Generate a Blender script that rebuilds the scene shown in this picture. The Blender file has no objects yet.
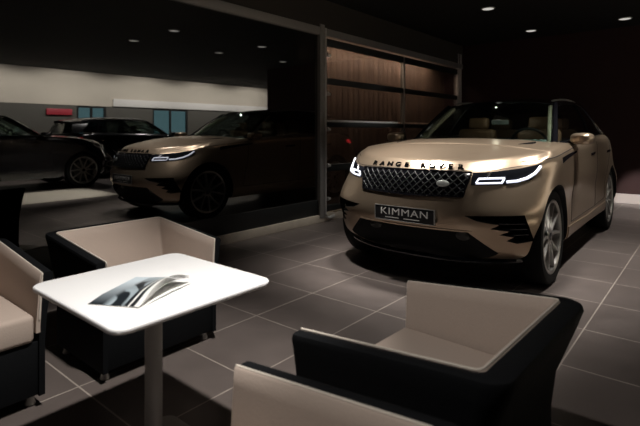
import bpy, bmesh, math, random
import numpy as np
from mathutils import Vector, Matrix
from mathutils.bvhtree import BVHTree
random.seed(7)
sc = bpy.context.scene
col = sc.collection
R = math.radians

# ------------------------------------------------------------------ materials
def mat(name, color, rough=.5, metal=0., spec=.5, noise=0., nscale=20., coat=0., emit=None, estr=0., bump=0.):
    m = bpy.data.materials.new(name); m.use_nodes = True
    nt = m.node_tree; b = nt.nodes['Principled BSDF']
    b.inputs['Base Color'].default_value = (*color, 1)
    b.inputs['Roughness'].default_value = rough
    b.inputs['Metallic'].default_value = metal
    b.inputs['Specular IOR Level'].default_value = spec
    b.inputs['Coat Weight'].default_value = coat
    b.inputs['Coat Roughness'].default_value = .05
    if emit:
        b.inputs['Emission Color'].default_value = (*emit, 1); b.inputs['Emission Strength'].default_value = estr
    if noise or bump:
        tc = nt.nodes.new('ShaderNodeTexCoord'); n = nt.nodes.new('ShaderNodeTexNoise')
        n.inputs['Scale'].default_value = nscale; n.inputs['Detail'].default_value = 4
        nt.links.new(tc.outputs['Object'], n.inputs['Vector'])
        if noise:
            mx = nt.nodes.new('ShaderNodeMix'); mx.data_type = 'RGBA'
            mx.inputs['A'].default_value = (*[max(0, c*(1-noise)) for c in color], 1)
            mx.inputs['B'].default_value = (*[min(1, c*(1+noise)) for c in color], 1)
            nt.links.new(n.outputs['Fac'], mx.inputs['Factor']); nt.links.new(mx.outputs['Result'], b.inputs['Base Color'])
        if bump:
            bp = nt.nodes.new('ShaderNodeBump'); bp.inputs['Strength'].default_value = bump; bp.inputs['Distance'].default_value = .002
            nt.links.new(n.outputs['Fac'], bp.inputs['Height']); nt.links.new(bp.outputs['Normal'], b.inputs['Normal'])
    return m

def glass_mat(name, tint, refl, rough):
    """Architectural pane: tinted transmission plus mirror-like reflection."""
    m = bpy.data.materials.new(name); m.use_nodes = True
    nt = m.node_tree; nt.nodes.clear()
    o = nt.nodes.new('ShaderNodeOutputMaterial'); mx = nt.nodes.new('ShaderNodeMixShader')
    t = nt.nodes.new('ShaderNodeBsdfTransparent'); g = nt.nodes.new('ShaderNodeBsdfGlossy')
    t.inputs['Color'].default_value = (*tint, 1); g.inputs['Color'].default_value = (1, 1, 1, 1)
    g.inputs['Roughness'].default_value = rough
    lw = nt.nodes.new('ShaderNodeLayerWeight'); lw.inputs['Blend'].default_value = .35
    mr = nt.nodes.new('ShaderNodeMapRange'); mr.inputs['To Min'].default_value = refl; mr.inputs['To Max'].default_value = min(1, refl+.5)
    nt.links.new(lw.outputs['Fresnel'], mr.inputs['Value']); nt.links.new(mr.outputs['Result'], mx.inputs['Fac'])
    nt.links.new(t.outputs[0], mx.inputs[1]); nt.links.new(g.outputs[0], mx.inputs[2]); nt.links.new(mx.outputs[0], o.inputs['Surface'])
    return m

M = {}
M['paint'] = mat('champagne_paint', (.49, .378, .275), .29, .80, .5, noise=.03, nscale=300, coat=.3)
M['dark_paint'] = mat('black_paint', (.012, .012, .014), .25, .2, .5, coat=.9)
M['black'] = mat('matt_black', (.006, .006, .007), .7)
M['gloss_black'] = mat('gloss_black', (.006, .006, .008), .12, 0, .5)
M['rubber'] = mat('rubber', (.006, .006, .006), .75, 0, .15, bump=.2, nscale=60)
M['rim'] = mat('alloy', (.42, .41, .39), .32, .85)
M['disc'] = mat('brake_disc', (.12, .12, .12), .4, .9)
M['chrome'] = mat('chrome', (.75, .74, .72), .18, 1)
M['satin'] = mat('satin_metal', (.46, .45, .43), .38, .5, noise=.06)
M['carglass'] = glass_mat('car_glass', (.84, .90, .88), .04, .01)
M['lamp_black'] = mat('lamp_housing', (.012, .013, .018), .12, 0, .6)
M['drl'] = mat('led', (.9, .9, 1), .3, emit=(.80, .84, 1), estr=1.15)
M['tail'] = mat('tail_red', (.35, .01, .02), .25, emit=(1, .04, .05), estr=.5)
M['letter'] = mat('letter_black', (.005, .005, .005), .95, 0, 0)
M['plate'] = mat('plate_black', (.008, .008, .009), .45)
M['plate_text'] = mat('plate_text', (.55, .54, .52), .5)
M['badge'] = mat('badge_silver', (.62, .64, .62), .3, .5)
M['tan'] = mat('tan_leather', (.19, .115, .06), .55, noise=.1, nscale=30)
M['dash'] = mat('dash_reflection_teal', (.22, .30, .27), .5)  # teal of a windscreen reflection, put into the dash colour
M['khaki'] = mat('pillar_trim', (.46, .42, .30), .7)
M['sideglass'] = glass_mat('privacy_glass', (.35, .37, .36), .05, .01)
M['shopfront'] = mat('shopfront_grey', (.12, .115, .10), .4)
M['cabin'] = mat('cabin_black', (.008, .008, .008), .8)
M['shell'] = mat('chair_black_fabric', (.0045, .005, .006), .8, 0, .12, noise=.25, nscale=120, bump=.3)
M['beige'] = mat('chair_taupe_fabric', (.43, .35, .30), .85, noise=.06, nscale=160, bump=.3)
M['piping'] = mat('chair_piping', (.62, .56, .49), .7)
M['white'] = mat('table_white', (.82, .82, .83), .42, noise=.01)
M['leg_metal'] = mat('table_metal', (.40, .39, .37), .48, .35)
M['frame'] = mat('frame_dark', (.008, .009, .009), .5)
M['alu'] = mat('aluminium', (.60, .59, .58), .42, .25, noise=.05)
M['beam'] = mat('beam_grey', (.27, .26, .25), .5, .1, noise=.05)
M['trim'] = mat('trim_brown', (.52, .46, .38), .5, noise=.2, nscale=8)
M['ceiling'] = mat('ceiling_black', (.006, .006, .006), .9)
M['bulk'] = mat('bulkhead', (.035, .030, .025), .9, noise=.1)
M['maroon'] = mat('wall_maroon', (.040, .016, .016), .8, noise=.25, nscale=2)
M['void'] = mat('wall_black', (.004, .004, .004), .9)
M['annexwall'] = mat('wall_cream', (.70, .64, .54), .8, noise=.05, nscale=3)
M['fascia'] = mat('fascia_white', (.86, .84, .80), .6)
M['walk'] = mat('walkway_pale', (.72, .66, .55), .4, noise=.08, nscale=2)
M['skirt'] = mat('skirting_pale', (.62, .55, .53), .6)
M['paper'] = mat('paper', (.72, .72, .70), .6)
M['redsign'] = mat('sign_red', (.45, .04, .06), .5)
M['lens'] = mat('lamp_lens', (.6, .6, .58), .4, emit=(1, .95, .88), estr=.55)
M['pane'] = glass_mat('showroom_glass', (.10, .10, .10), .20, .012)
M['winglass'] = glass_mat('window_glass', (.85, .9, .9), .05, .01)

def floor_material():
    m = mat('floor_tiles', (.09, .08, .075), .34)
    nt = m.node_tree; b = nt.nodes['Principled BSDF']
    geo = nt.nodes.new('ShaderNodeNewGeometry'); mp = nt.nodes.new('ShaderNodeMapping')
    mp.inputs['Location'].default_value = (.638+5.805*2, -2.19+5.805*2, 0)
    br = nt.nodes.new('ShaderNodeTexBrick'); br.offset = 0; br.squash = 1
    br.inputs['Scale'].default_value = 1; br.inputs['Brick Width'].default_value = .5805; br.inputs['Row Height'].default_value = .5805
    br.inputs['Mortar Size'].default_value = .0042; br.inputs['Mortar Smooth'].default_value = .1; br.inputs['Bias'].default_value = 0
    br.inputs['Color1'].default_value = (.122, .101, .093, 1); br.inputs['Color2'].default_value = (.150, .125, .116, 1)
    br.inputs['Mortar'].default_value = (.40, .35, .31, 1)
    nt.links.new(geo.outputs['Position'], mp.inputs['Vector']); nt.links.new(mp.outputs[0], br.inputs['Vector'])
    n = nt.nodes.new('ShaderNodeTexNoise'); n.inputs['Scale'].default_value = 5; n.inputs['Detail'].default_value = 6
    nt.links.new(geo.outputs['Position'], n.inputs['Vector'])
    mr = nt.nodes.new('ShaderNodeMapRange'); mr.inputs['To Min'].default_value = .78; mr.inputs['To Max'].default_value = 1.22
    nt.links.new(n.outputs['Fac'], mr.inputs['Value'])
    mx = nt.nodes.new('ShaderNodeMix'); mx.data_type = 'RGBA'; mx.blend_type = 'MULTIPLY'; mx.inputs['Factor'].default_value = 1
    nt.links.new(br.outputs['Color'], mx.inputs['A']); nt.links.new(mr.outputs['Result'], mx.inputs['B'])
    nt.links.new(mx.outputs['Result'], b.inputs['Base Color'])
    rr = nt.nodes.new('ShaderNodeMapRange'); rr.inputs['To Min'].default_value = .28; rr.inputs['To Max'].default_value = .42
    nt.links.new(n.outputs['Fac'], rr.inputs['Value']); nt.links.new(rr.outputs['Result'], b.inputs['Roughness'])
    bp = nt.nodes.new('ShaderNodeBump'); bp.inputs['Strength'].default_value = .25; bp.inputs['Distance'].default_value = .002; bp.invert = True
    nt.links.new(br.outputs['Fac'], bp.inputs['Height']); nt.links.new(bp.outputs['Normal'], b.inputs['Normal'])
    return m
M['floor'] = floor_material()

def wood_material():
    m = mat('slat_wood', (.1, .05, .03), .6)
    nt = m.node_tree; b = nt.nodes['Principled BSDF']
    geo = nt.nodes.new('ShaderNodeNewGeometry'); mp = nt.nodes.new('ShaderNodeMapping')
    mp.inputs['Scale'].default_value = (1, 3.6, .15)
    n = nt.nodes.new('ShaderNodeTexNoise'); n.inputs['Scale'].default_value = 2; n.inputs['Detail'].default_value = 5
    cr = nt.nodes.new('ShaderNodeValToRGB')
    cr.color_ramp.elements[0].position = .3; cr.color_ramp.elements[0].color = (.12, .085, .066, 1)
    cr.color_ramp.elements[1].position = .7; cr.color_ramp.elements[1].color = (.30, .205, .155, 1)
    nt.links.new(geo.outputs['Position'], mp.inputs['Vector']); nt.links.new(mp.outputs[0], n.inputs['Vector'])
    nt.links.new(n.outputs['Fac'], cr.inputs['Fac']); nt.links.new(cr.outputs['Color'], b.inputs['Base Color'])
    return m
M['wood'] = wood_material()

def cover_material():
    """Magazine cover: blue-grey studio picture with a dark car-like sweep and a pale band."""
    m = mat('magazine_cover', (.3, .33, .36), .3)
    nt = m.node_tree; b = nt.nodes['Principled BSDF']
    uv = nt.nodes.new('ShaderNodeUVMap'); uv.uv_map = 'UVMap'
    sx = nt.nodes.new('ShaderNodeSeparateXYZ'); nt.links.new(uv.outputs[0], sx.inputs[0])
    n = nt.nodes.new('ShaderNodeTexWave'); n.wave_type = 'BANDS'; n.bands_direction = 'DIAGONAL'
    n.inputs['Scale'].default_value = 1.15; n.inputs['Distortion'].default_value = 7; n.inputs['Detail'].default_value = 1; n.inputs['Detail Scale'].default_value = 1.3
    nt.links.new(uv.outputs[0], n.inputs['Vector'])
    cr = nt.nodes.new('ShaderNodeValToRGB'); e = cr.color_ramp.elements
    e[0].position = .30; e[0].color = (.012, .016, .02, 1); e[1].position = .62; e[1].color = (.30, .36, .40, 1)
    nt.links.new(n.outputs['Color'], cr.inputs['Fac'])
    bg = nt.nodes.new('ShaderNodeValToRGB'); g = bg.color_ramp.elements
    g[0].position = .02; g[0].color = (.012, .016, .02, 1); g[1].position = .80; g[1].color = (.52, .60, .66, 1)
    nt.links.new(sx.outputs['Y'], bg.inputs['Fac'])
    def band(x0, x1, w=.03):
        a = nt.nodes.new('ShaderNodeMapRange'); a.inputs['From Min'].default_value = x0; a.inputs['From Max'].default_value = x0+w
        c = nt.nodes.new('ShaderNodeMapRange'); c.inputs['From Min'].default_value = x1; c.inputs['From Max'].default_value = x1-w
        m_ = nt.nodes.new('ShaderNodeMath'); m_.operation = 'MULTIPLY'
        nt.links.new(sx.outputs['X'], a.inputs['Value']); nt.links.new(sx.outputs['X'], c.inputs['Value'])
        nt.links.new(a.outputs[0], m_.inputs[0]); nt.links.new(c.outputs[0], m_.inputs[1]); return m_.outputs[0]
    def over(base, fac, colr):
        x = nt.nodes.new('ShaderNodeMix'); x.data_type = 'RGBA'; nt.links.new(fac, x.inputs['Factor']); nt.links.new(base, x.inputs['A'])
        if isinstance(colr, tuple): x.inputs['B'].default_value = (*colr, 1)
        else: nt.links.new(colr, x.inputs['B'])
        return x.outputs['Result']
    c_ = over(bg.outputs['Color'], band(.26, .78, .14), cr.outputs['Color'])
    for x0, x1, cc in ((.70, .78, (.01, .012, .015)), (.78, .83, (.75, .75, .72)), (.83, .91, (.012, .014, .016)), (.91, 1.1, (.72, .72, .70))): c_ = over(c_, band(x0, x1, .015), cc)
    nt.links.new(c_, b.inputs['Base Color'])
    return m
M['cover'] = cover_material()

# ------------------------------------------------------------------ mesh helpers
def link(o, parent=None):
    col.objects.link(o)
    if parent: o.parent = parent
    return o

def finish(name, bm, mats, parent=None, smooth=35, recalc=True):
    if recalc: bmesh.ops.recalc_face_normals(bm, faces=bm.faces)
    me = bpy.data.meshes.new(name); bm.to_mesh(me); bm.free()
    for m in (mats if isinstance(mats, (list, tuple)) else [mats]): me.materials.append(m)
    if smooth:
        me.polygons.foreach_set('use_smooth', [True]*len(me.polygons)); me.set_sharp_from_angle(angle=R(smooth))
    return link(bpy.data.objects.new(name, me), parent)

def empty(name, label, cat, loc=(0, 0, 0), rz=0, group=None):
    o = bpy.data.objects.new(name, None); o.empty_display_size = .1
    o.location = loc; o.rotation_euler = (0, 0, rz)
    o['label'] = label; o['category'] = cat
    if group: o['group'] = group
    return link(o)

def tag(o, label, cat, group=None):
    o['label'] = label; o['category'] = cat
    if group: o['group'] = group
    return o

def struct(o): o['kind'] = 'structure'; return o

def box(bm, lo, hi, bevel=0., seg=2):
    lo, hi = Vector(lo), Vector(hi)
    g = bmesh.ops.create_cube(bm, size=1, matrix=Matrix.Translation((lo+hi)/2) @ Matrix.Diagonal((*(hi-lo), 1)))
    if bevel:
        ed = list({e for v in g['verts'] for e in v.link_edges})
        bmesh.ops.bevel(bm, geom=ed, offset=bevel, segments=seg, affect='EDGES', profile=.5)
    return bm

def ring_loft(bm, rings, close=True, caps=True, mi=0):
    """rings: lists of equal length of points; quads between successive rings."""
    V = [[bm.verts.new(p) for p in r] for r in rings]
    n = len(rings[0])
    for a, b in zip(V, V[1:]):
        for i in range(n if close else n-1):
            f = bm.faces.new((a[i], a[(i+1) % n], b[(i+1) % n], b[i])); f.material_index = mi
    if caps and close:
        bm.faces.new(list(reversed(V[0]))).material_index = mi; bm.faces.new(V[-1]).material_index = mi
    return V

def tube(bm, pts, r, n=8, close=False, caps=True):
    pts = [Vector(p) for p in pts]; rings = []; up = None
    N = len(pts)
    for i, p in enumerate(pts):
        if close: t = pts[(i+1) % N]-pts[i-1]
        else: t = pts[min(i+1, N-1)]-pts[max(i-1, 0)]
        t.normalize()
        if up is None:
            up = Vector((0, 0, 1)) if abs(t.z) < .9 else Vector((1, 0, 0))
        a = t.cross(up).normalized(); up = a.cross(t).normalized()
        rr = r[i] if isinstance(r, (list, tuple)) else r
        rings.append([p+a*(rr*math.cos(2*math.pi*k/n))+up*(rr*math.sin(2*math.pi*k/n)) for k in range(n)])
    if close:
        V = ring_loft(bm, rings, True, False)
        for i in range(n): bm.faces.new((V[-1][i], V[-1][(i+1) % n], V[0][(i+1) % n], V[0][i]))
    else: ring_loft(bm, rings, True, caps)
    return bm

def lathe(bm, prof, axis='Y', seg=48, center=(0, 0, 0), closed=True, mi=0):
    """prof: (radius, along-axis) pairs."""
    c = Vector(center); rings = []
    for k in range(seg):
        a = 2*math.pi*k/seg; ca, sa = math.cos(a), math.sin(a)
        ring = []
        for r, h in prof:
            if axis == 'Y': p = Vector((r*ca, h, r*sa))
            elif axis == 'Z': p = Vector((r*ca, r*sa, h))
            else: p = Vector((h, r*ca, r*sa))
            ring.append(c+p)
        rings.append(ring)
    V = [[bm.verts.new(p) for p in r] for r in rings]
    m = len(prof)
    for k in range(seg):
        a, b = V[k], V[(k+1) % seg]
        for i in range(m if closed else m-1):
            bm.faces.new((a[i], a[(i+1) % m], b[(i+1) % m], b[i])).material_index = mi
    bmesh.ops.remove_doubles(bm, verts=bm.verts, dist=1e-6)
    return bm

def cyl(bm, c, r, h, axis='Z', seg=24, bevel=0.):
    b = min(bevel, r*.5, h*.45)
    prof = [(0, -h/2), (r-b, -h/2), (r, -h/2+b), (r, h/2-b), (r-b, h/2), (0, h/2)] if b else [(0, -h/2), (r, -h/2), (r, h/2), (0, h/2)]
    return lathe(bm, prof, axis, seg, c, closed=False)

def grid_solid(bm, P, thick, mi=0):
    """P[i][j] grid of Vectors -> closed slab of given thickness along the local normals (inwards)."""
    ni, nj = len(P), len(P[0])
    def nrm(i, j):
        a = P[min(i+1, ni-1)][j]-P[max(i-1, 0)][j]; b = P[i][min(j+1, nj-1)]-P[i][max(j-1, 0)]
        n = a.cross(b); return n.normalized() if n.length > 1e-9 else Vector((0, 0, 1))
    T = [[bm.verts.new(P[i][j]) for j in range(nj)] for i in range(ni)]
    B = [[bm.verts.new(P[i][j]-nrm(i, j)*thick) for j in range(nj)] for i in range(ni)]
    def q(*v): bm.faces.new(v).material_index = mi
    for i in range(ni-1):
        for j in range(nj-1):
            q(T[i][j], T[i+1][j], T[i+1][j+1], T[i][j+1]); q(B[i][j], B[i][j+1], B[i+1][j+1], B[i+1][j])
    for i in range(ni-1):
        q(T[i][0], B[i][0], B[i+1][0], T[i+1][0]); q(T[i][-1], T[i+1][-1], B[i+1][-1], B[i][-1])
    for j in range(nj-1):
        q(T[0][j], T[0][j+1], B[0][j+1], B[0][j]); q(T[-1][j], B[-1][j], B[-1][j+1], T[-1][j+1])
    return bm

def hermite(ts, ys, t):
    """Non-uniform Catmull-Rom through (ts, ys rows) at params t."""
    ts = np.asarray(ts, float); ys = np.asarray(ys, float)
    d = np.zeros_like(ys); h = np.diff(ts)
    sl = (ys[1:]-ys[:-1])/h.reshape(-1, *[1]*(ys.ndim-1))
    for k in range(1, len(ts)-1):
        d[k] = (h[k]*sl[k-1]+h[k-1]*sl[k])/(h[k-1]+h[k])
    d[0] = sl[0]; d[-1] = sl[-1]
    out = []
    for x in np.atleast_1d(t):
        k = min(max(np.searchsorted(ts, x)-1, 0), len(ts)-2); u = (x-ts[k])/h[k]
        out.append((2*u**3-3*u**2+1)*ys[k]+(u**3-2*u**2+u)*h[k]*d[k]+(-2*u**3+3*u**2)*ys[k+1]+(u**3-u**2)*h[k]*d[k+1])
    return np.array(out)

def curve3(pts, n):
    pts = np.asarray(pts, float); t = np.r_[0, np.cumsum(np.linalg.norm(np.diff(pts, axis=0), axis=1))]
    return [Vector(p) for p in hermite(t, pts, np.linspace(0, t[-1], n))]

def text_mesh(s, size, depth, spacing=1.0, bold=0.):
    cu = bpy.data.curves.new('lettering', 'FONT'); cu.body = s; cu.size = size; cu.extrude = depth/2
    cu.space_character = spacing; cu.align_x = 'CENTER'; cu.align_y = 'CENTER'; cu.resolution_u = 3; cu.offset = bold
    o = bpy.data.objects.new('lettering', cu); col.objects.link(o)
    me = bpy.data.meshes.new_from_object(o.evaluated_get(bpy.context.evaluated_depsgraph_get()))
    bpy.data.objects.remove(o); bpy.data.curves.remove(cu)
    return me

def copy_tree(o, parent=None):
    c = o.copy(); col.objects.link(c)
    if parent: c.parent = parent
    for ch in list(o.children): copy_tree(ch, c)
    return c

# ------------------------------------------------------------------ camera
YAW = R(39.755)
cam = bpy.data.cameras.new('camera'); co = bpy.data.objects.new('camera', cam); col.objects.link(co)
co.location = (0, 0, 1.24); co.rotation_euler = (R(90), 0, YAW)
cam.sensor_width = 36; cam.lens = 476.2/640*36; cam.shift_y = -(213-131.4)/640
cam.clip_start = .05; cam.clip_end = 100
cam.dof.use_dof = True; cam.dof.focus_distance = 3.7; cam.dof.aperture_fstop = 3.2
sc.camera = co

# ------------------------------------------------------------------ room shell
CZ = 3.05; GX = -4.17
def sbox(name, lo, hi, m, parent=None, bevel=0):
    return struct(finish(name, box(bmesh.new(), lo, hi, bevel), m, parent, smooth=30 if bevel else 0))

sbox('floor', (-7.2, -2.6, -.1), (6.6, 16.1, 0), M['floor'])
sbox('ceiling', (-7.2, -2.6, CZ), (6.6, 16.1, CZ+.1), M['ceiling'])
sbox('wall_front', (-7.2, -2.7, 0), (6.6, -2.6, CZ), M['void'])
sbox('wall_outer', (-7.3, -2.7, 0), (-7.2, 16.1, CZ), M['void'])
sbox('wall_end', (-7.2, 16.0, 0), (6.6, 16.1, CZ), M['void'])
sbox('wall_back', (-7.2, 9.72, 0), (1.75, 9.86, CZ), M['maroon'])
sbox('wall_partition', (1.62, 9.86, 0), (1.75, 16.0, CZ), M['void'])
sbox('baseboard_back', (-4.1, 9.695, 0), (1.75, 9.72, .16), M['skirt'])
sbox('wall_left', (GX-.10, -2.6, 2.66), (GX+.03, 9.72, CZ), M['bulk'])
sbox('baseboard_left', (GX-.06, -2.6, 0), (GX+.04, 9.70, .105), M['trim'], bevel=.006)
sbox('trim_1', (GX-.08, -2.6, 2.555), (GX+.045, 9.70, 2.66), M['beam'], bevel=.008)

# right-hand hall wall: pale fascia over a grey shopfront with two daylit windows
wx0, wx1 = 6.36, 6.5
wins = [(6.3, 7.2), (8.8, 10.2)]
bm = bmesh.new()
box(bm, (wx0, -2.6, 2.02), (wx1, 16, CZ))
ys = [-2.6]+[v for w in wins for v in w]+[16]
struct(finish('wall_right', bm, M['annexwall'], smooth=0))
bm = bmesh.new(); box(bm, (wx0+.02, -2.6, 0), (wx1, 16, 1.0))
for a, b in zip(ys[::2], ys[1::2]): box(bm, (wx0+.02, a, 1.0), (wx1, b, 2.02))
struct(finish('wall_shopfront', bm, M['shopfront'], smooth=0))
bm = bmesh.new(); box(bm, (wx0-.05, 7.4, 2.03), (wx0, 15.9, 2.27), .01); struct(finish('trim_2', bm, M['fascia']))
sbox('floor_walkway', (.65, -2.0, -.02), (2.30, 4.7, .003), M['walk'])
for k, (a, b) in enumerate(wins):
    bm = bmesh.new()
    for q in (a, (a+b)/2-.03, b-.06): box(bm, (wx0+.03, q, 1.0), (wx0+.09, q+.06, 2.02))
    for z in (1.0, 1.96): box(bm, (wx0+.031, a, z), (wx0+.089, b, z+.06))
    w = struct(finish('window_%d' % (k+2), bm, M['frame'], smooth=0))
    pw = finish('window_pane', box(bmesh.new(), (wx0+.055, a+.03, 1.03), (wx0+.062, b-.03, 1.99)), M['winglass'], w, smooth=0)
    struct(pw)

# glazed front: one large pane with its dark bottom rail
w1 = struct(finish('window_1', box(bmesh.new(), (GX-.03, -2.6, .105), (GX+.02, 4.96, .31), .006), M['frame']))
struct(finish('window_pane', box(bmesh.new(), (GX-.008, -2.6, .31), (GX, 4.96, 2.555)), M['pane'], w1, smooth=0))

# sectional door right of the post
d1 = struct(bpy.data.objects.new('door_1', None)); link(d1)
def dpart(name, bm, m, sm=30): return struct(finish(name, bm, m, d1, sm))
bm = bmesh.new(); box(bm, (GX-.05, 4.96, .06), (GX+.05, 5.06, 2.70), .006); dpart('door_post', bm, M['beam'])
bm = bmesh.new(); box(bm, (GX+.0, 5.06, .10), (GX+.055, 5.095, 2.66), .004); dpart('door_track', bm, M['alu'])
bm = bmesh.new()
tube(bm, [(GX+.05, 5.10, .10), (GX+.05, 5.10, .06), (GX+.05, 5.16, .045), (GX+.05, 5.26, .06)], .022); dpart('track_foot', bm, M['alu'])
bm = bmesh.new()
for y in (9.47, 9.585): box(bm, (GX-.02, y, .05), (GX+.045, y+.045, 2.86), .004)
dpart('door_track', bm, M['alu'])
for z in (2.30, 1.76, 1.27, .77, .31):
    bm = bmesh.new(); cyl(bm, (GX+.05, 5.12, z), .028, .03, 'Y', 16, .004); box(bm, (GX+.0, 5.12, z-.02), (GX+.045, 5.20, z+.012), .004)
    dpart('roller', bm, M['alu'])
RZ = [(2.43, 2.53), (1.90, 1.985), (1.37, 1.40), (1.30, 1.37), (.755, .775), (.68, .755), (.125, .21)]
for k, (a, b) in enumerate(RZ):
    bright = k in (2, 4)
    bm = bmesh.new(); box(bm, (GX-.03, 5.09, a), (GX+(.03 if bright else .022), 7.05 if k == 2 else 9.47, b), .003)
    dpart('door_rail', bm, M['alu'] if k == 2 else M['frame'])
bm = bmesh.new(); box(bm, (GX-.02, 7.235, .2), (GX+.034, 7.275, 2.52), .003); dpart('door_mullion', bm, M['satin'])
for z0, z1 in ((1.985, 2.43), (1.40, 1.90), (.775, 1.30), (.21, .68)):
    for a, b in ((5.10, 7.235), (7.275, 9.46)):
        dpart('door_pane', box(bmesh.new(), (GX-.012, a, z0), (GX-.004, b, z1)), M['pane_clear'] if 'pane_clear' in M else M.setdefault('pane_clear', glass_mat('door_glass', (.75, .72, .70), .16, .012)), 0)
bm = bmesh.new(); y = 5.0
while y < 9.7:
    box(bm, (-4.60, y, .0), (-4.56, y+.135, 2.62), .006); y += .15
box(bm, (-4.66, 5.0, 0), (-4.60, 9.7, 2.62))
struct(finish('wall_slats', bm, M['wood']))

# ------------------------------------------------------------------ ceiling downlights
def make_downlight():
    t = empty('ceiling_downlight', '', 'ceiling light')
    bm = bmesh.new(); lathe(bm, [(.085, -.012), (.098, -.010), (.10, 0), (.082, 0), (.078, -.004)], 'Z', 32)
    finish('trim_ring', bm, M['satin'], t)
    bm = bmesh.new(); cyl(bm, (0, 0, -.006), .080, .008, 'Z', 32, .002)
    finish('lens', bm, M['lens'], t)
    return t
proto = make_downlight()
spots = [(-2.579, 6.964, 'round ceiling downlight above the car roof, in line with the sectional door'),
         (-2.552, 8.983, 'round ceiling downlight near the back wall above the far end of the car'),
         (-1.122, 8.986, 'round ceiling downlight highest at the right edge, near the maroon back wall'),
         (-.868, 4.89, 'round ceiling downlight seen mirrored in the glass, brightest and highest one'),
         (.571, 4.921, 'round ceiling downlight seen mirrored in the glass, farthest left one'),
         (.435, 6.922, 'round ceiling downlight seen mirrored in the glass, lowest of the left three'),
         (-.894, 7.017, 'round ceiling downlight seen mirrored in the glass, upper of the right two'),
         (.296, 8.882, 'round ceiling downlight seen mirrored in the glass, lowest and smallest one')]
for i, (x, y, lab) in enumerate(spots):
    o = proto if i == 0 else copy_tree(proto)
    o.location = (x, y, CZ); o['label'] = lab; o['group'] = 'ceiling downlights'

# ------------------------------------------------------------------ armchairs
def make_chair():
    """Tub chair facing -X; origin at floor, centre of its footprint (width .75 in Y, depth .67 in X)."""
    t = empty('armchair', '', 'armchair', group='tub armchairs around the table')
    xf, xb, hw, rad = -.335, .335, .375, .07
    def upath(oa, ob, xfr=xf):
        """U-shaped line inset by oa on the arms and ob on the back, with its own corner radius."""
        w, xr = hw-oa, xb-ob; r = max(.022, rad-min(oa, ob)); P = []
        for k in range(9): P.append((xfr+(xr-r-xfr)*k/8, -w))
        for k in range(1, 8):
            a = -math.pi/2+math.pi/2*k/8; P.append((xr-r+r*math.cos(a), -w+r+r*math.sin(a)))
        for k in range(9): P.append((xr, -w+r+(2*w-2*r)*k/8))
        for k in range(1, 8):
            a = math.pi/2*k/8; P.append((xr-r+r*math.cos(a), w-r+r*math.sin(a)))
        for k in range(9): P.append((xr-r+(xfr-xr+r)*k/8, w))
        return P
    def rim(x): return .603+.062*min(1, max(0, (x-xf)/(xb-.08-xf)))
    def sweep(prof, xfr=xf):
        """prof: (arm inset, back inset, height or rim-relative height)."""
        lines = [upath(oa, ob, xfr) for oa, ob, z, rel in prof]
        bm = bmesh.new()
        ring_loft(bm, [[Vector((lines[q][k][0], lines[q][k][1], (rim(lines[q][k][0]) if rel else 0)+z)) for q, (oa, ob, z, rel) in enumerate(prof)] for k in range(len(lines[0]))])
        return bm
    finish('shell', sweep([(.035, .10, .055, 0), (.035, .10, .30, 0), (.027, .085, .42, 0), (.010, .018, -.07, 1), (0, 0, -.018, 1), (.004, .005, -.004, 1), (.014, .016, 0, 1),
        (.038, .062, 0, 1), (.046, .072, -.006, 1), (.049, .078, -.05, 1), (.060, .150, .36, 0), (.060, .150, .055, 0)]), M['shell'], t, 40)
    finish('lining', sweep([(.045, .071, -.004, 1), (.052, .082, -.001, 1), (.057, .090, -.006, 1), (.061, .096, -.05, 1), (.074, .170, .37, 0), (.074, .170, .34, 0), (.056, .146, .34, 0), (.056, .146, .37, 0), (.046, .074, -.05, 1)], xf-.003), M['beige'], t, 50)
    inn = upath(.048, .077, xf-.004)
    inner = [(x, y, rim(x)+.000) for x, y in inn]
    f0 = [(xf-.006, -hw+.061, .40), (xf-.006, -hw+.056, .50), (xf-.006, -hw+.050, .595)]
    f1 = [(a, -b, c) for a, b, c in reversed(f0)]
    bm = bmesh.new(); tube(bm, f0+inner+f1, .0032, 6); finish('piping', bm, M['piping'], t, 0)
    bm = bmesh.new(); box(bm, (xf-.005, -hw+.078, .30), (xb-.16, hw-.078, .425), .022, 3); finish('seat_cushion', bm, M['beige'], t, 40)
    bm = bmesh.new(); box(bm, (xf+.012, -hw+.05, .055), (xb-.14, hw-.05, .30), .008); finish('base_panel', bm, M['shell'], t, 40)
    for sx in (-.27, .17):
        for sy in (-.30, .30):
            bm = bmesh.new(); lathe(bm, [(0, 0), (.020, 0), (.024, .006), (.016, .03), (.016, .057), (0, .057)], 'Z', 20, (sx, sy, 0), closed=False)
            finish('foot', bm, M['satin'], t)
    return t
ch = make_chair()
chairs = [(-.68, 1.46, R(-2), 'black and taupe tub armchair, its seat in full view, standing closest to the car'),
          (-.665, .525, 0, 'tub armchair cut off by the bottom edge, showing taupe inner arm and black rim'),
          (-2.625, 1.445, math.pi, 'tub armchair behind the white table, its black shell under the tabletop'),
          (-2.665, .52, math.pi, 'tub armchair cut off at the left edge, left of the white table')]
for i, (x, y, rz, lab) in enumerate(chairs):
    o = ch if i == 0 else copy_tree(ch)
    o.location = (x, y, 0); o.rotation_euler = (0, 0, rz); o['label'] = lab

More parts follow.
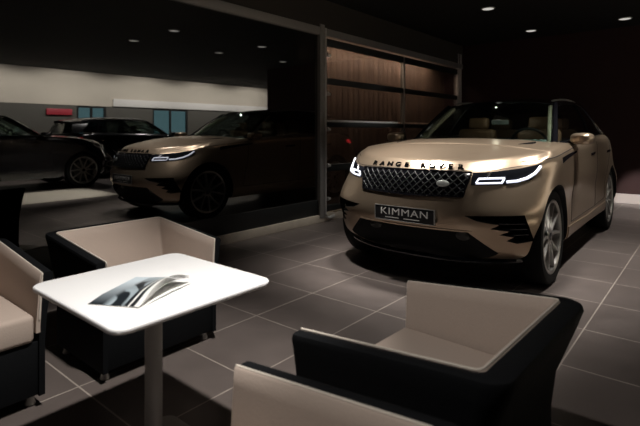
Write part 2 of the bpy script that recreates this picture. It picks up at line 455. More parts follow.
# ------------------------------------------------------------------ table and magazine
def rrect(hx, hy, r, n=8):
    P = []
    for cx, cy, a0 in ((hx-r, hy-r, 0), (-hx+r, hy-r, 90), (-hx+r, -hy+r, 180), (hx-r, -hy+r, 270)):
        for k in range(n+1):
            a = R(a0+90*k/n); P.append((cx+r*math.cos(a), cy+r*math.sin(a)))
    return P
tb = empty('side_table', 'white square cafe table with rounded corners on a grey metal column', 'table', (-1.637, .983, 0))
bm = bmesh.new()
ring_loft(bm, [[Vector((x, y, z)) for x, y in rrect(.328+o, .316+o, .05)] for o, z in ((-.012, .648), (-.003, .651), (0, .656), (0, .664), (-.002, .668), (-.005, .67))])
finish('tabletop', bm, M['white'], tb, 40)
bm = bmesh.new(); cyl(bm, (0, 0, .33), .032, .636, 'Z', 32); finish('column', bm, M['leg_metal'], tb)
bm = bmesh.new(); box(bm, (-.14, -.14, .640), (.14, .14, .648)); finish('mounting_plate', bm, M['leg_metal'], tb, 0)
bm = bmesh.new()
ring_loft(bm, [[Vector((x, y, z)) for x, y in rrect(.20+o, .20+o, .05)] for o, z in ((0, 0), (0, .008), (-.003, .012))])
finish('base_plate', bm, M['leg_metal'], tb, 40)

mg = empty('magazine', 'magazine with a dark car photo on its cover, lying curled on the white table', 'magazine', (-1.583, .722, .6702))
def sheet(bm, u0, u1, off, lift, L=.27, nu=20, nv=16, thick=.0009):
    P = []
    for i in range(nu+1):
        u = u0+(u1-u0)*i/nu; row = []
        for j in range(nv+1):
            v = j/nv
            h = lift*u**1.5*math.sin(math.pi*min(1, .04+v*.80))**1.2
            row.append(Vector((.19*u*(1+.22*v)-.20*h*u, L*v, off*(.25+.75*min(1, v*4))+h)))
        P.append(row)
    return grid_solid(bm, P, thick)
ax = Vector((.925, .38, 0)).normalized(); ay = Vector((-.55, .835, 0)).normalized()
mg.matrix_basis = Matrix(((ax.x, ay.x, 0, -1.589), (ax.y, ay.y, 0, .717), (0, 0, 1, .6702), (0, 0, 0, 1)))
for k in range(4):
    bm = bmesh.new(); sheet(bm, 0, 1.0-.02*(k > 0), .0012+.0020*k, (.006, .036, .041, .045)[k]); finish('page', bm, M['paper'], mg, 40)
bm = bmesh.new(); sheet(bm, 0, .98, .0105, .048)
uvl = bm.loops.layers.uv.new('UVMap')
for f in bm.faces:
    for l in f.loops: l[uvl].uv = ((l.vert.co.x*1.04+.17*max(0, l.vert.co.z-.01)*l.vert.co.x/.2)/(.19*(1+.22*l.vert.co.y/.27)), l.vert.co.y/.27)
finish('cover', bm, M['cover'], mg, 40)

# ------------------------------------------------------------------ the SUV (local: x forward from front axle, y to its left, z up)
NOSE = .78
rows_nx = [.60, .69, .745, NOSE+.008, .772, .752, .712, .60]
rows_nz = [.235, .30, .43, .56, .71, .84, .925, .992]
rows_tx = [-3.70, -3.82, -3.90, -3.92, -3.90, -3.85, -3.78, -3.70]
rows_tz = [.32, .38, .50, .66, .82, .98, 1.10, 1.17]
rows_w = [.905, .955, .965, .965, .962, .962, .942, .892]
side_z = [.26, .325, .47, .64, .80, .94, 1.05]
front_cols = [(0, 0), (.012, .2), (.035, .38), (.075, .545), (.14, .70), (.235, .84), (.37, .945), (.50, .985)]
front_up = [(0, 0), (.018, .2), (.048, .38), (.115, .545), (.225, .69), (.355, .81), (.49, .895), (.60, .94)]
rear_cols = [(.52, .965), (.30, .90), (.13, .76), (.05, .55), (.012, .28), (0, 0)]
side_x = [-.06, -.35, -.65, -1.0, -1.5, -2.0, -2.4, -2.80, -3.06]
def topz(x): return float(hermite([-3.8, -3.3, -2.5, -1.6, -.9, -.4, 0, .3, .6], [1.17, 1.195, 1.185, 1.165, 1.14, 1.112, 1.075, 1.035, 1.0], [x])[0])
def wmod(x, i):
    g = math.exp(-((x-.0)/.42)**2)+math.exp(-((x+2.874)/.45)**2)
    base = -.022 if i < 6 else -.008
    return base*(1-min(1, g)) + (-.02 if i in (1, 2, 3) else 0)*(1-min(1, g))
def ctrl(i):
    pts = []
    for (dx, f), (dx2, f2) in zip(front_cols, front_up):
        up = (0, 0, 0, 0, .45, 1, 1, 1)[i]; k = min(1, dx/.5); dx = dx*(1-up)+dx2*up; f = f*(1-up)+f2*up
        x = rows_nx[i]-dx*(1 if i < 6 else .96)
        zs = side_z[i] if i < 7 else topz(x)
        kk = k**1.3 if i >= 5 else k
        z = rows_nz[i]*(1-kk)+zs*kk if i < 7 else topz(x)
        if i == 6: z = rows_nz[6]*(1-kk)+(topz(x)-.045)*kk
        pts.append((x, f*rows_w[i], z))
    for x in side_x:
        z = side_z[i] if i < 6 else (topz(x)-.05 if i == 6 else topz(x))
        if i == 6: z = topz(x)-.055
        if i == 5: z = .93+(topz(x)-1.075)*.6
        pts.append((x, rows_w[i]+wmod(x, i), z))
    for dx, f in rear_cols:
        k = min(1, dx/.52); x = rows_tx[i]+dx
        zs = [.29, .35, .48, .65, .80, .98, 1.12, 1.175][i]
        pts.append((x, f*rows_w[i], rows_tz[i]*(1-k)+zs*k))
    if i >= 4:
        q = []
        for x, y, z in pts:
            e = min(1, max(0, (-2.5-x)/1.2)); e = e*e*(3-2*e)
            q.append((x, y*(1-.15*e*(.3, .6, .9, 1)[i-4]), z))
        pts = q
    return pts
half = np.array([ctrl(i) for i in range(8)])               # 8 x C x 3
C = half.shape[1]; mid = half[3]
t = np.r_[0, np.cumsum(np.linalg.norm(np.diff(mid, axis=0), axis=1))]
full = np.concatenate([half[:, ::-1][:, :-1]*np.array([1, -1, 1]), half], axis=1)   # rear centre -> right -> nose -> left -> rear centre
tf = np.r_[-t[::-1][:-1], t]
per = 5
tt = np.concatenate([np.linspace(a, b, per, endpoint=False) for a, b in zip(tf, tf[1:])]+[[tf[-1]]])
fine_u = np.array([hermite(tf, full[i], tt) for i in range(8)])    # 8 x U x 3
rv = np.arange(8.0)
vv = np.concatenate([np.linspace(a, a+1, 4, endpoint=False) for a in range(7)]+[[7.]])
fine = hermite(rv, fine_u, vv)                              # V x U x 3
U = len(tt); nose_i = (U-1)//2
def build_body_bm():
    bm = bmesh.new()
    V = [[bm.verts.new(p) for p in row[:-1]] for row in fine]     # periodic: last == first
    n = U-1
    for a, b in zip(V, V[1:]):
        for j in range(n): bm.faces.new((a[j], a[(j+1) % n], b[(j+1) % n], b[j]))
    Kc = 24; soft = []
    def cap(row, ring, top):
        prev = None
        for k in range(0, nose_i+1):                       # pairs: left index nose+k, right index nose-k
            li, ri = (nose_i+k) % n, (nose_i-k) % n
            L, Rr = ring[li].co.copy(), ring[ri].co.copy()
            if li == ri: cur = [ring[li]]
            else:
                cur = [ring[li]]
                hw = abs(L.y); x = L.x
                for q in range(1, Kc):
                    s = q/Kc; u = 1-2*s; p = L.lerp(Rr, s)
                    if top:
                        fade = 1 if x > -.5 else max(0, 1-(-.5-x)/.35)
                        h = .058*(hw/.9)**2
                        p.z += fade*(h*(1-u*u) + .010*math.exp(-((abs(u)-.62)/.10)**2)*min(1, hw/.8)) - (0 if fade > 0 else .0)
                        if x < -.86 and abs(u) < .86: p.z -= .03
                        x_push = .0
                        p.x += x_push
                    cur.append(bm.verts.new(p))
                    if top and x > -.5: soft.append(cur[-1])
                cur.append(ring[ri])
            if prev:
                if len(prev) == 1 and len(cur) > 1:
                    for q in range(Kc): bm.faces.new((prev[0], cur[q], cur[q+1]))
                elif len(cur) == 1:
                    for q in range(Kc): bm.faces.new((prev[q], cur[0], prev[q+1]))
                else:
                    for q in range(Kc):
                        f = bm.faces.new((prev[q], cur[q], cur[q+1], prev[q+1]))
                        c = f.calc_center_median()
                        if top and -3.6 < c.x < -.66-.22*(c.y/.8)**2 and abs(c.y) < .80: f.material_index = 1
                        if not top: f.material_index = 1
            prev = cur
    cap(fine[-1], V[-1], True); cap(fine[0], V[0], False)
    for _ in range(8): bmesh.ops.smooth_vert(bm, verts=soft, factor=.5, use_axis_x=False, use_axis_y=False, use_axis_z=True)
    bmesh.ops.recalc_face_normals(bm, faces=bm.faces)
    return bm
bm0 = build_body_bm(); bvh = BVHTree.FromBMesh(bm0)
def sx(y, z):
    h = bvh.ray_cast(Vector((2, y, z)), Vector((-1, 0, 0))); return h[0], h[1]
def sy(x, z, s=1):
    h = bvh.ray_cast(Vector((x, 2*s, z)), Vector((0, -s, 0))); return h[0], h[1]
def sz(x, y):
    h = bvh.ray_cast(Vector((x, y, 3)), Vector((0, 0, -1))); return h[0], h[1]

car = empty('suv_car', 'champagne gold SUV with black roof parked on the tiled floor, headlights lit', 'car', (-1.934, 4.16, 0), R(-90+.7))
CAR = car
body = finish('body', bm0, [M['paint'], M['black']], car, 38, recalc=False)
def prism(poly, ax, a, b):
    """poly in the two other axes extruded from a to b along ax ('x' or 'y')."""
    bm = bmesh.new()
    mk = (lambda p, q: Vector((q, p[0], p[1]))) if ax == 'x' else (lambda p, q: Vector((p[0], q, p[1])))
    ring_loft(bm, [[mk(p, a) for p in poly], [mk(p, b) for p in poly]])
    return bm
cutters = []
def add_cut(bm):
    o = finish('cutter', bm, M['black'], None, 0); o.parent = car; cutters.append(o)
for x in (0.0, -2.874):
    for s in (-1, 1):
        bm = bmesh.new(); cyl(bm, (x, s*.88, .385), .425, .64, 'Y', 64); add_cut(bm)
low = [(-.49, .478), (.49, .478), (.58, .40), (.70, .30), (.72, .20), (-.72, .20), (-.70, .30), (-.58, .40)]
add_cut(prism(low, 'x', .56, 1.2))
for s in (-1, 1):
    pl = [(.47, .606), (.845, .622), (.865, .55), (.885, .42), (.79, .405), (.73, .425), (.775, .455), (.69, .470), (.755, .500), (.64, .515), (.70, .548), (.56, .570)]
    add_cut(prism([(s*a, b) for a, b in pl][::s], 'x', .28, 1.2))
bpy.context.view_layer.update()
for o in cutters:
    md = body.modifiers.new('cut', 'BOOLEAN'); md.operation = 'DIFFERENCE'; md.object = o; md.solver = 'EXACT'; md.use_self = True
    md.material_mode = 'TRANSFER'
bpy.context.view_layer.update()
me = bpy.data.meshes.new_from_object(body.evaluated_get(bpy.context.evaluated_depsgraph_get()))
body.modifiers.clear(); body.data = me
me.polygons.foreach_set('use_smooth', [True]*len(me.polygons)); me.set_sharp_from_angle(angle=R(38))
for o in cutters: bpy.data.objects.remove(o)

def patch(name, top, bot, m, off=.004, thick=.01, nu=24, nv=5, view='x', side=1, parent=None, smooth=40):
    """Panel laid on the bodywork: top/bot are 2-D polylines (y,z) for view x or (x,z) for view y."""
    def samp(pl, n):
        pl = np.array(pl, float); d = np.r_[0, np.cumsum(np.linalg.norm(np.diff(pl, axis=0), axis=1))]
        q = np.linspace(0, d[-1], n); return np.c_[np.interp(q, d, pl[:, 0]), np.interp(q, d, pl[:, 1])]
    T, B = samp(top, nu), samp(bot, nu); P = []
    for i in range(nu):
        row = []
        for j in range(nv):
            a, b = T[i]*(1-j/(nv-1))+B[i]*j/(nv-1)
            h = sx(a, b) if view == 'x' else sy(a, b, side)
            if h[0] is None: h = (Vector((.5, a, b)) if view == 'x' else Vector((a, .9*side, b)), Vector((1, 0, 0)))
            row.append(h[0]+h[1]*off)
        P.append(row)
    bm = bmesh.new()
    nn = (P[1][0]-P[0][0]).cross(P[0][1]-P[0][0])
    if view == 'x' and nn.x < 0 or view == 'y' and nn.y*side < 0: P = P[::-1]
    grid_solid(bm, P, thick)
    return finish(name, bm, m, parent or car, smooth)
def line_on(bm, pts, r, view='x', side=1, off=.002, n=6, res=14, close=False):
    P = []
    pts = list(pts)
    for (a0, b0), (a1, b1) in zip(pts, pts[1:]+(pts[:1] if close else [])):
        for k in range(res):
            a, b = a0+(a1-a0)*k/res, b0+(b1-b0)*k/res
            h = sx(a, b) if view == 'x' else sy(a, b, side)
            if h[0] is not None: P.append(h[0]+h[1]*off)
    if not close:
        h = sx(*pts[-1]) if view == 'x' else sy(*pts[-1], side)
        if h[0] is not None: P.append(h[0]+h[1]*off)
    tube(bm, P, r, n, close=close)

# grille
gt = [(-.488, .921), (0, .926), (.488, .921)]; gb = [(-.45, .745), (0, .735), (.45, .745)]
grille = patch('grille', gt, gb, M['gloss_black'], .004, .012, 40, 8)
bm = bmesh.new()
def gx_in(y, z): return abs(y) < .482-.038*(.921-z)/.176
for d in (-1, 1):
    k = -14
    while k <= 14:
        a = []
        for q in range(0, 13):
            z = .75+.165*q/12; y = k*.062+d*(z-.85)*1.05
            if gx_in(y, z): a.append((y, z))
        if len(a) >= 2: line_on(bm, [a[0], a[-1]], .0055, off=.007, n=5, res=8)
        k += 1
finish('grille_mesh', bm, M['satin_dark'] if 'satin_dark' in M else M.setdefault('satin_dark', mat('mesh_dark', (.014, .015, .017), .5, .2)), grille, 0)
bm = bmesh.new(); line_on(bm, [(-.488, .923), (0, .928), (.488, .923), (.45, .743), (0, .733), (-.45, .743)], .008, off=.005, close=True)
finish('grille_surround', bm, M['gloss_black'], grille, 0)
c, nrm = sx(.30, .835)
bm = bmesh.new()
q = nrm.to_track_quat('X', 'Z').to_matrix().to_4x4()
lathe(bm, [(0, .004), (.03, .004), (.034, .002), (.034, -.006), (0, -.006)], 'X', 32, (0, 0, 0), closed=False)
for v in bm.verts: v.co.y *= 1.45; v.co.z *= .78
bmesh.ops.transform(bm, matrix=Matrix.Translation(c+nrm*.014) @ q, verts=bm.verts)
badge = finish('badge', bm, M['badge'], grille)

# bonnet lettering
def wrap_text(me, place, name, m, parent):
    bm = bmesh.new(); bm.from_mesh(me); bpy.data.meshes.remove(me)
    for v in bm.verts: v.co = place(v.co.x, v.co.y, v.co.z)
    return finish(name, bm, m, parent, 0, recalc=False)
txt = 'RANGE ROVER'
xs = [-.40, -.311, -.222, -.133, -.044, .112, .191, .270, .349, .428]
for chh, y0 in zip(txt.replace(' ', ''), xs):
    y0 = y0*.93+.0
    c, n_ = sx(y0, .958); c2, _ = sx(y0, .968); r2, _ = sx(y0+.02, .958)
    rt = (r2-c).normalized(); up = (c2-c); up = (up-rt*up.dot(rt)).normalized(); up = up+Vector((0, 0, .55)); up = (up-rt*up.dot(rt)).normalized(); nn = rt.cross(up).normalized()
    me_ = text_mesh(chh, .056, .010, bold=.0016)
    b_ = bmesh.new(); b_.from_mesh(me_); bpy.data.meshes.remove(me_)
    for v in b_.verts: v.co = c+rt*(v.co.x*1.30)+up*(v.co.y*1.0)+nn*(v.co.z+.010)
    finish('bonnet_letter', b_, M['letter'], car, 0, recalc=False)

# plate
px0 = sx(.0, .585)[0].x+.012
bm = bmesh.new(); box(bm, (px0-.012, -.27, .515), (px0, .27, .636), .004); pl = finish('licence_plate', bm, M['plate'], car)
bm = bmesh.new()
for a, b, c_, d_ in ((-.27, .27, .631, .636), (-.27, .27, .515, .520), (.262, .27, .515, .636), (-.27, -.265, .515, .636)): box(bm, (px0-.002, a, c_), (px0+.003, b, d_))
finish('plate_border', bm, M['satin'], pl, 0)
wrap_text(text_mesh('KIMMAN', .092, .002, 1.10), lambda x, y, z: Vector((px0+.002+z, x*1.14, .586+y*.84)), 'plate_lettering', M['plate_text'], pl)
wrap_text(text_mesh('FINEST  CARS', .028, .002, 1.15), lambda x, y, z: Vector((px0+.002+z, x*1.15, .545+y*.8)), 'plate_lettering', M['plate_text'], pl) if False else None
bm = bmesh.new()
for a, b in ((-.17, -.045), (.0, .14)): box(bm, (px0, a, .537), (px0+.0015, b, .543))
finish('plate_underline', bm, M['plate_text'], pl, 0)

# headlights
for s in (-1, 1):
    S = lambda P: [(s*a, b) for a, b in P]
    ht = S([(.495, .922), (.64, .932), (.76, .950), (.84, .972), (.875, .988)]); hb = S([(.495, .832), (.62, .832), (.75, .842), (.84, .865), (.880, .950)])
    hl = patch('headlight', ht, hb, M['lamp_black'], .004, .012, 30, 6)
    bm = bmesh.new(); line_on(bm, S([(.525, .844), (.68, .848), (.69, .884), (.54, .878)]), 0.0075, off=.008, res=10, close=True); finish('daytime_light', bm, M['drl'], hl, 0)
    bm = bmesh.new(); line_on(bm, S([(.705, .854), (.765, .860), (.815, .880), (.85, .915), (.872, .965)]), 0.011, off=.008); finish('daytime_light', bm, M['drl'], hl, 0)
    bm = bmesh.new(); line_on(bm, S([(.585, .895), (.61, .925)]), .007, off=.007, res=6); finish('reflector', bm, M['chrome'], hl, 0)
    # intake slats, lower lip end
    for z in (.545, .50, .455):
        bm = bmesh.new(); line_on(bm, S([(.70, z), (.87, z+.006)]), .006, off=-.03, res=10); finish('intake_slat', bm, M['gloss_black'], car, 0)
    # fog reflector
    bm = bmesh.new(); cyl(bm, (.575, s*.40, .42), .035, .02, 'X', 24, .004)
    for v in bm.verts: v.co.y = s*.40+(v.co.y-s*.40)*1.7
    finish('fog_light', bm, M['disc'], car)
bm = bmesh.new(); line_on(bm, [(-.86, .285), (-.66, .262), (0, .250), (.66, .262), (.86, .285)], .011, off=.006); finish('front_lip', bm, M['gloss_black'], car, 0) if False else bm.free()
bm = bmesh.new(); tube(bm, curve3([(.16, -.86, .262), (.42, -.74, .25), (.60, -.45, .242), (.665, 0, .24), (.60, .45, .242), (.42, .74, .25), (.16, .86, .262)], 40), .020, 8); finish('front_lip', bm, M['gloss_black'], car, 0)
bm = bmesh.new(); line_on(bm, [(-.52, .49), (.52, .49)], .006, off=.001); finish('bumper_trim', bm, M['paint'], car, 0)
c, nrm = sx(.24, .66); 
# bonnet shut line and creases
bm = bmesh.new(); line_on(bm, [(-.84, .985), (-.60, .938), (0, .936), (.60, .938), (.84, .985)], .0022, off=.0005); finish('bonnet_seam', bm, M['black'], car, 0)

# flanks
for s in (-1, 1):
    bm = bmesh.new()
    for P in ([(-.72, 1.12), (-.70, .80), (-.62, .42)], [(-1.87, 1.15), (-1.87, .75), (-1.84, .42)], [(-2.78, 1.17), (-2.62, .95), (-2.38, .62), (-2.36, .45)], [(-.62, .42), (-1.84, .42), (-2.36, .45)], [(.30, 1.0), (-.1, 1.04), (-.72, 1.09)]):
        line_on(bm, P, .0035, 'y', s, off=-.0005)
    finish('door_seam', bm, M['black'], car, 0)
    patch('sill_trim', [(-.46, .40), (-1.4, .375), (-2.42, .40)], [(-.46, .30), (-1.4, .30), (-2.42, .30)], M['paint'], .012, .02, 20, 4, 'y', s)
    patch('fender_vent', [(-.18, 1.02), (-.50, 1.045), (-.80, 1.06)], [(-.16, .975), (-.50, 1.015), (-.79, 1.045)], M['gloss_black'], .004, .008, 14, 3, 'y', s)
    for x in (-1.62, -2.58):
        patch('door_handle', [(x+.10, 1.01), (x-.12, 1.02)], [(x+.10, .985), (x-.12, .995)], M['gloss_black'], .006, .012, 8, 3, 'y', s)
    # waist moulding
    bm = bmesh.new(); tube(bm, curve3([(-.86, s*.845, 1.147), (-1.6, s*.868, 1.176), (-2.5, s*.862, 1.198), (-3.35, s*.80, 1.215)], 24), .007, 6); finish('waist_moulding', bm, M['chrome'], car, 0)
    # mirrors
    bm = bmesh.new()
    rings = []
    for x, k in ((-.70, .55), (-.73, .9), (-.79, 1), (-.86, .98), (-.875, .9)):
        rings.append([Vector((x, s*(.985+.098*k*math.copysign(abs(math.cos(a))**.7, math.cos(a))), 1.172+.056*k*math.copysign(abs(math.sin(a))**.7, math.sin(a)))) for a in [2*math.pi*q/24 for q in range(24)]])
    ring_loft(bm, rings); mr_ = finish('side_mirror', bm, M['paint'], car, 50)
    bm = bmesh.new(); rings = []
    for y, zc, hx, hz in ((.80, 1.125, .06, .02), (.86, 1.128, .055, .02), (.93, 1.135, .05, .022), (.99, 1.145, .05, .02)):
        rings.append([Vector((-.80+hx*math.cos(a), s*y, zc+hz*math.sin(a))) for a in [2*math.pi*q/12 for q in range(12)]])
    ring_loft(bm, rings); finish('mirror_arm', bm, M['gloss_black'], mr_, 50)
    bm = bmesh.new(); box(bm, (-.882, s*.985-.08, 1.135), (-.874, s*.985+.08, 1.21), .003); finish('mirror_glass', bm, M['chrome'], mr_)
    # tail lamp
    patch('taillight', [(-3.34, 1.08), (-3.60, 1.085)], [(-3.38, 1.02), (-3.60, 1.01)], M['tail'], .004, .01, 12, 4, 'y', s)

# wheels
def make_wheel():
    bm = bmesh.new()
    lathe(bm, [(.292, .105), (.30, .118), (.335, .128), (.368, .122), (.384, .10), (.387, 0), (.384, -.10), (.368, -.122), (.30, -.118), (.29, -.10)], 'Y', 72)
    w = finish('wheel', bm, M['rubber'], car, 40)
    bm = bmesh.new()
    lathe(bm, [(.288, .122), (.298, .118), (.297, .10), (.285, .08), (.275, -.10), (.268, -.10), (.268, .08), (.272, .112)], 'Y', 72)
    for k in range(5):
        for d in (-1, 1):
            a = 2*math.pi*k/5+math.pi/2
            def pt(r, off, y): return Vector((r*math.cos(a)-off*math.sin(a), y, r*math.sin(a)+off*math.cos(a)))
            rings = []
            for r, off, hw, y0, y1 in ((.045, .012*d, .016, .098, .060), (.12, .030*d, .014, .102, .062), (.20, .064*d, .014, .108, .072), (.276, .098*d, .018, .114, .080)):
                rings.append([pt(r, off-hw, y1), pt(r, off-hw*.7, y0), pt(r, off+hw*.7, y0), pt(r, off+hw, y1)])
            ring_loft(bm, rings)
    cyl(bm, (0, .082, 0), .062, .04, 'Y', 32, .006)
    finish('rim', bm, M['rim'], w, 30)
    bm = bmesh.new(); cyl(bm, (0, .02, 0), .185, .024, 'Y', 48, .003); finish('brake_disc', bm, M['disc'], w)
    bm = bmesh.new(); cyl(bm, (0, -.05, 0), .262, .06, 'Y', 48); finish('wheel_well', bm, M['black'], w)
    bm = bmesh.new(); cyl(bm, (0, .105, 0), .032, .008, 'Y', 24, .003); finish('hub_cap', bm, M['lamp_black'], w)
    return w
wh = make_wheel()
for i, (x, s) in enumerate(((0, 1), (0, -1), (-2.874, 1), (-2.874, -1))):
    o = wh if i == 0 else copy_tree(wh, car)
    o.location = (x, s*.798, .387); o.rotation_euler = (0, R(11*i), 0 if s > 0 else math.pi)

# greenhouse
def loft2(name, bot, top, m, bulge=.0, thick=.005, nu=24, nv=10, parent=None, out=Vector((0, 0, 1))):
    B, T = curve3(bot, nu), curve3(top, nu); P = []
    for i in range(nu):
        P.append([B[i].lerp(T[i], j/(nv-1))+out*(bulge*math.sin(math.pi*j/(nv-1))) for j in range(nv)])
    n = (P[-1][0]-P[0][0]).cross(P[0][-1]-P[0][0])
    if n.dot(out) < 0: P = P[::-1]
    bm = bmesh.new(); grid_solid(bm, P, thick); return finish(name, bm, m, parent or car, 40)
A0 = (-.83, .745, 1.140); A1 = (-1.44, .610, 1.535)
my = lambda p: (p[0], -p[1], p[2])
wbot = [my(A0), (-.66, -.42, 1.142), (-.60, 0, 1.146), (-.66, .42, 1.142), A0]
wtop = [my(A1), (-1.36, -.35, 1.567), (-1.33, 0, 1.576), (-1.36, .35, 1.567), A1]
loft2('windshield', wbot, wtop, M['carglass'], .03, out=Vector((.6, 0, .8)))
# roof
edge = [A1, (-1.9, .635, 1.575), (-2.5, .625, 1.580), (-3.1, .590, 1.535), (-3.52, .545, 1.475)]
E_ = curve3(edge, 30); T_ = curve3([wtop[2], (-1.8, 0, 1.628), (-2.4, 0, 1.645), (-3.1, 0, 1.605), (-3.66, 0, 1.525)], 30)
P = []
for e, c_ in zip(E_, T_):
    row = []
    for k in range(-12, 13):
        u = k/12; f = abs(u)**2.6
        row.append(Vector((c_.x*(1-u*u)+e.x*u*u, e.y*u, c_.z*(1-f)+e.z*f)))
    P.append(row)
bm = bmesh.new(); n = (P[-1][0]-P[0][0]).cross(P[0][-1]-P[0][0])
if n.z < 0: P = P[::-1]
grid_solid(bm, P, .02); finish('roof', bm, M['gloss_black'], car, 40)
D0 = (-3.55, .72, 1.19); D1 = (-3.50, .54, 1.462)
for s in (-1, 1):
    m_ = lambda p: (p[0], s*p[1], p[2])
    O = Vector((0, s, .25)).normalized()
    sb = curve3([m_(p) for p in [(-.88, .80, 1.150), (-1.6, .835, 1.174), (-2.5, .83, 1.196), (-3.36, .765, 1.212)]], 41)
    st = curve3([m_(p) for p in [(-1.46, .635, 1.515), (-1.9, .648, 1.552), (-2.5, .640, 1.553), (-3.08, .605, 1.480)]], 41)
    for a, b in ((0, 17), (18, 33), (34, 40)):
        loft2('side_window', [sb[k] for k in range(a, b+1)], [st[k] for k in range(a, b+1)], M['sideglass' if a else 'carglass'], .02, nu=14, nv=7, out=O)
    for k in (17.5, 33.5):
        i = int(k); p0 = (sb[i]+sb[i+1])/2; p1 = (st[i]+st[i+1])/2
        bm = bmesh.new(); tube(bm, [p0.lerp(p1, q/8)+O*(.018*math.sin(math.pi*q/8)-.004) for q in range(9)], .02, 8); finish('window_pillar', bm, M['gloss_black'], car, 0)
    bm = bmesh.new(); tube(bm, [Vector(m_(A0))+Vector((.03, 0, -.02))]+[Vector(m_(A0)).lerp(Vector(m_(A1)), q/8)+Vector((.6, 0, .8))*.012*math.sin(math.pi*q/8) for q in range(1, 9)], [.030]+[.027]*8, 10)
    finish('front_pillar', bm, M['gloss_black'], car, 0)
    bm = bmesh.new(); tube(bm, [Vector(m_(A0)).lerp(Vector(m_(A1)), q/8)+Vector((.6, 0, .8))*.012*math.sin(math.pi*q/8)+Vector((-.03, -s*.045, -.02)) for q in range(9)], .032, 10); finish('pillar_trim', bm, M['khaki'], car, 0)
    bm = bmesh.new(); tube(bm, [Vector(m_(p)) for p in map(tuple, curve3([A1, (-1.9, .642, 1.562), (-2.5, .632, 1.566), (-3.1, .598, 1.515), (-3.50, .55, 1.462)], 24))], .022, 8); finish('roof_side_rail', bm, M['gloss_black'], car, 0)
    bm = bmesh.new(); tube(bm, [p+O*.012 for p in st]+[sb[-1]+O*.012], .006, 6); finish('window_trim', bm, M['chrome'], car, 0)
    bm = bmesh.new(); tube(bm, [Vector((p.x, s*p.y*.90, p.z+.035)) for p in E_[1:26]], [.004]+[.012]*23+[.004], 8)
    finish('roof_rail', bm, M['satin'], car, 0)
    loft2('rear_pillar', [sb[-1]+O*.004, Vector(m_(D0))], [st[-1]+O*.004, Vector(m_(D1))], M['paint'], .02, .02, nu=6, nv=7, out=O)
rb = [my(D0), (-3.72, -.4, 1.19), (-3.76, 0, 1.19), (-3.72, .4, 1.19), D0]; rt = [my(D1), (-3.56, -.3, 1.49), (-3.60, 0, 1.50), (-3.56, .3, 1.49), D1]
loft2('rear_window', rb, rt, M['sideglass'], .02, out=Vector((-.9, 0, .4)))
# cabin
def rbox(name, lo, hi, m, bev=.03, parent=None, rx=0):
    bm = bmesh.new(); box(bm, lo, hi, bev, 3)
    if rx:
        c0 = Vector(((lo[0]+hi[0])/2, (lo[1]+hi[1])/2, lo[2])); bmesh.ops.rotate(bm, verts=bm.verts, cent=c0, matrix=Matrix.Rotation(rx, 3, 'Y'))
    return finish(name, bm, m, parent or car, 40)
rbox('dashboard', (-1.20, -.66, 1.085), (-.86, .66, 1.155), M['dash'], .02)
for x, y in ((-1.62, -.33), (-1.62, .39), (-2.62, -.36), (-2.62, .36)):
    st_ = rbox('seat', (x-.08, y-.23, 1.06), (x+.06, y+.23, 1.27), M['tan'], .05, None, R(-12))
    rbox('headrest', (x-.12, y-.125, 1.265), (x-.03, y+.125, 1.41), M['tan'], .035, st_, R(-8))
bm = bmesh.new()
ring = [(-1.30+.05*math.cos(a), .38+.19*math.sin(a), 1.10+.17*math.cos(a)) for a in [2*math.pi*k/32 for k in range(32)]]
tube(bm, ring, .014, 8, close=True); finish('steering_wheel', bm, M['cabin'], car, 0)
bm = bmesh.new(); box(bm, (-1.315, -.03, 1.32), (-1.29, .16, 1.370), .008); finish('rear_view_mirror', bm, M['white'], car)  # plain white stands in for the bright hall reflected in the mirror

for s in (-1, 1):                                         # bonnet vents
    P = []
    for i in range(10):
        x = -.16-.30*i/9; row = []
        for j in range(4):
            y = s*(.60+.055*j/3*math.sin(math.pi*(i+.6)/10.2)+.06*i/9); h = sz(x, y); row.append(h[0]+h[1]*.003)
        P.append(row)
    n = (P[-1][0]-P[0][0]).cross(P[0][-1]-P[0][0])
    if n.z < 0: P = P[::-1]
    bm = bmesh.new(); grid_solid(bm, P, .006); finish('bonnet_vent', bm, M['gloss_black'], car, 40)

# ------------------------------------------------------------------ dark cars in the right-hand hall
def dark_copy(loc, rz, label):
    c_ = copy_tree(CAR); c_.location = loc; c_.rotation_euler = (0, 0, rz); c_['label'] = label; c_['group'] = 'black cars in the bright hall'
    for ch_ in c_.children_recursive:
        for sl in ch_.material_slots:
            if sl.material in (M['paint'], M['drl']):
                old = sl.material; sl.link = 'OBJECT'; sl.material = M['dark_paint'] if old is M['paint'] else M['chrome']
    # dealer plate and bonnet lettering belong to the champagne car only
    for ch_ in list(c_.children_recursive):
        if ch_.name.split('.')[0] in ('licence_plate', 'plate_border', 'plate_lettering', 'plate_underline', 'bonnet_letter', 'badge'):
            bpy.data.objects.remove(ch_)
    return c_
dark_copy((3.3, 4.75, 0), R(90), 'black SUV mirrored at the far left of the glass wall')
dark_copy((5.1, 8.9, 0), R(90), 'black SUV mirrored in the glass behind the nose of the reflected gold car')
sg = finish('wall_sign', box(bmesh.new(), (6.31, 5.45, 1.72), (6.378, 6.15, 1.90), .01), M['redsign']); tag(sg, 'red banner on the cream wall, mirrored in the glass above the black SUV', 'sign')

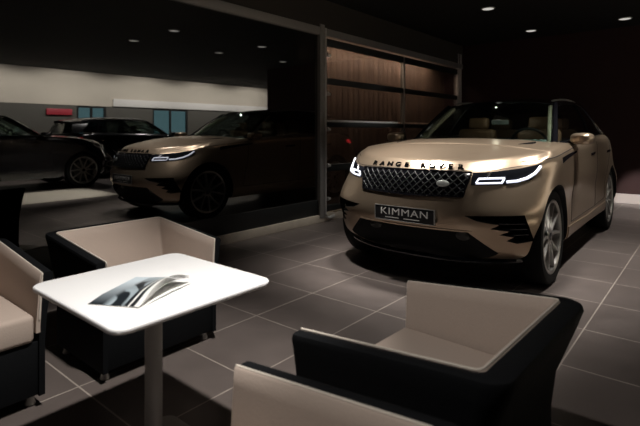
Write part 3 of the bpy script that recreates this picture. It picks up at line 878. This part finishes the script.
# ------------------------------------------------------------------ lights
def spot(loc, tgt, power, ang, blend=.6, rad=.05, color=(1, .95, .885)):
    l = bpy.data.lights.new('downlight_beam', 'SPOT'); l.energy = power; l.spot_size = R(ang); l.spot_blend = blend
    l.shadow_soft_size = rad; l.color = color
    o = bpy.data.objects.new('downlight_beam', l); o.location = loc
    o.rotation_euler = (Vector(tgt)-Vector(loc)).to_track_quat('-Z', 'Y').to_euler(); col.objects.link(o)
def area(loc, tgt, power, sx_, sy_, color=(1, .95, .88)):
    l = bpy.data.lights.new('slat_fill', 'AREA'); l.shape = 'RECTANGLE'; l.size = sx_; l.size_y = sy_; l.energy = power; l.color = color
    o = bpy.data.objects.new('slat_fill', l); o.location = loc
    o.rotation_euler = (Vector(tgt)-Vector(loc)).to_track_quat('-Z', 'Y').to_euler(); col.objects.link(o)
spot((-.95, 1.02, CZ-.05), (-1.85, .97, .6), 360, 52, .6)           # over the table
spot((-.98, .0, CZ-.05), (-.75, 1.45, .5), 135, 50, .8)        # over the right chairs
spot((-2.5, 2.9, CZ-.05), (-2.3, 3.8, 0), 330, 42, 1)              # aisle
spot((-.75, 2.3, CZ-.05), (-1.5, 3.5, .75), 30, 44, 1)            # nose of the car
spot((-2.58, 4.10, CZ-.05), (-2.25, 4.0, .9), 320, 66, 1, .18)
spot((-1.12, 4.10, CZ-.05), (-1.5, 3.9, .9), 330, 66, 1, .18)
spot((-2.58, 4.90, CZ-.05), (-4.13, 4.3, .10), 130, 34, 1)         # skirting and door post
spot((-.41, 5.19, CZ-.05), (-.9, 5.0, .6), 330, 66, 1)
spot((-.44, 7.44, CZ-.05), (-.6, 7.2, 0), 150, 80, .8)
spot((-.894, 7.017, CZ-.05), (-1.0, 9.68, .03), 700, 13, .5)
spot((-1.12, 9.0, CZ-.05), (-1.0, 8.7, 0), 90, 40, .9)
spot((-2.66, 7.1, CZ-.05), (-4.1, 6.2, .8), 110, 46, 1)         # washes the sectional door
spot((1.115, 5.22, CZ-.05), (1.5, 3.6, 0), 800, 50, .8)
spot((.97, 7.345, CZ-.05), (1.2, 7.2, 0), 200, 70, .8)
l = bpy.data.lights.new('cabin_fill', 'POINT'); l.energy = 1.6; l.shadow_soft_size = .012; l.color = (1, .92, .78)  # fill light added inside the cabin to brighten seats and pillar trim
o = bpy.data.objects.new('cabin_fill', l); col.objects.link(o); o.parent = CAR; o.location = (-1.36, 0, 1.525)
# bright hall on the right
for y in (3.6, 6.0, 8.4, 10.8, 13.2): spot((4.7, y, CZ-.05), (5.6, y, .9), 220, 150, .3, .08)
# unseen area light added to brighten the timber slats behind the sectional door
area((-4.36, 7.0, 2.60), (-4.58, 7.0, 1.7), 24, 4.0, .06, (1, .80, .62))

w = bpy.data.worlds.new('world'); sc.world = w; w.use_nodes = True
bgn = w.node_tree.nodes['Background']; bgn.inputs['Color'].default_value = (.42, .72, .78, 1); bgn.inputs['Strength'].default_value = .7

sc.view_settings.view_transform = 'Standard'; sc.view_settings.look = 'None'
sc.view_settings.exposure = 0; sc.view_settings.gamma = 1; sc.view_settings.use_curve_mapping = False
sc.cycles.use_denoising = True
sc.cycles.max_bounces = 8; sc.cycles.transparent_max_bounces = 16
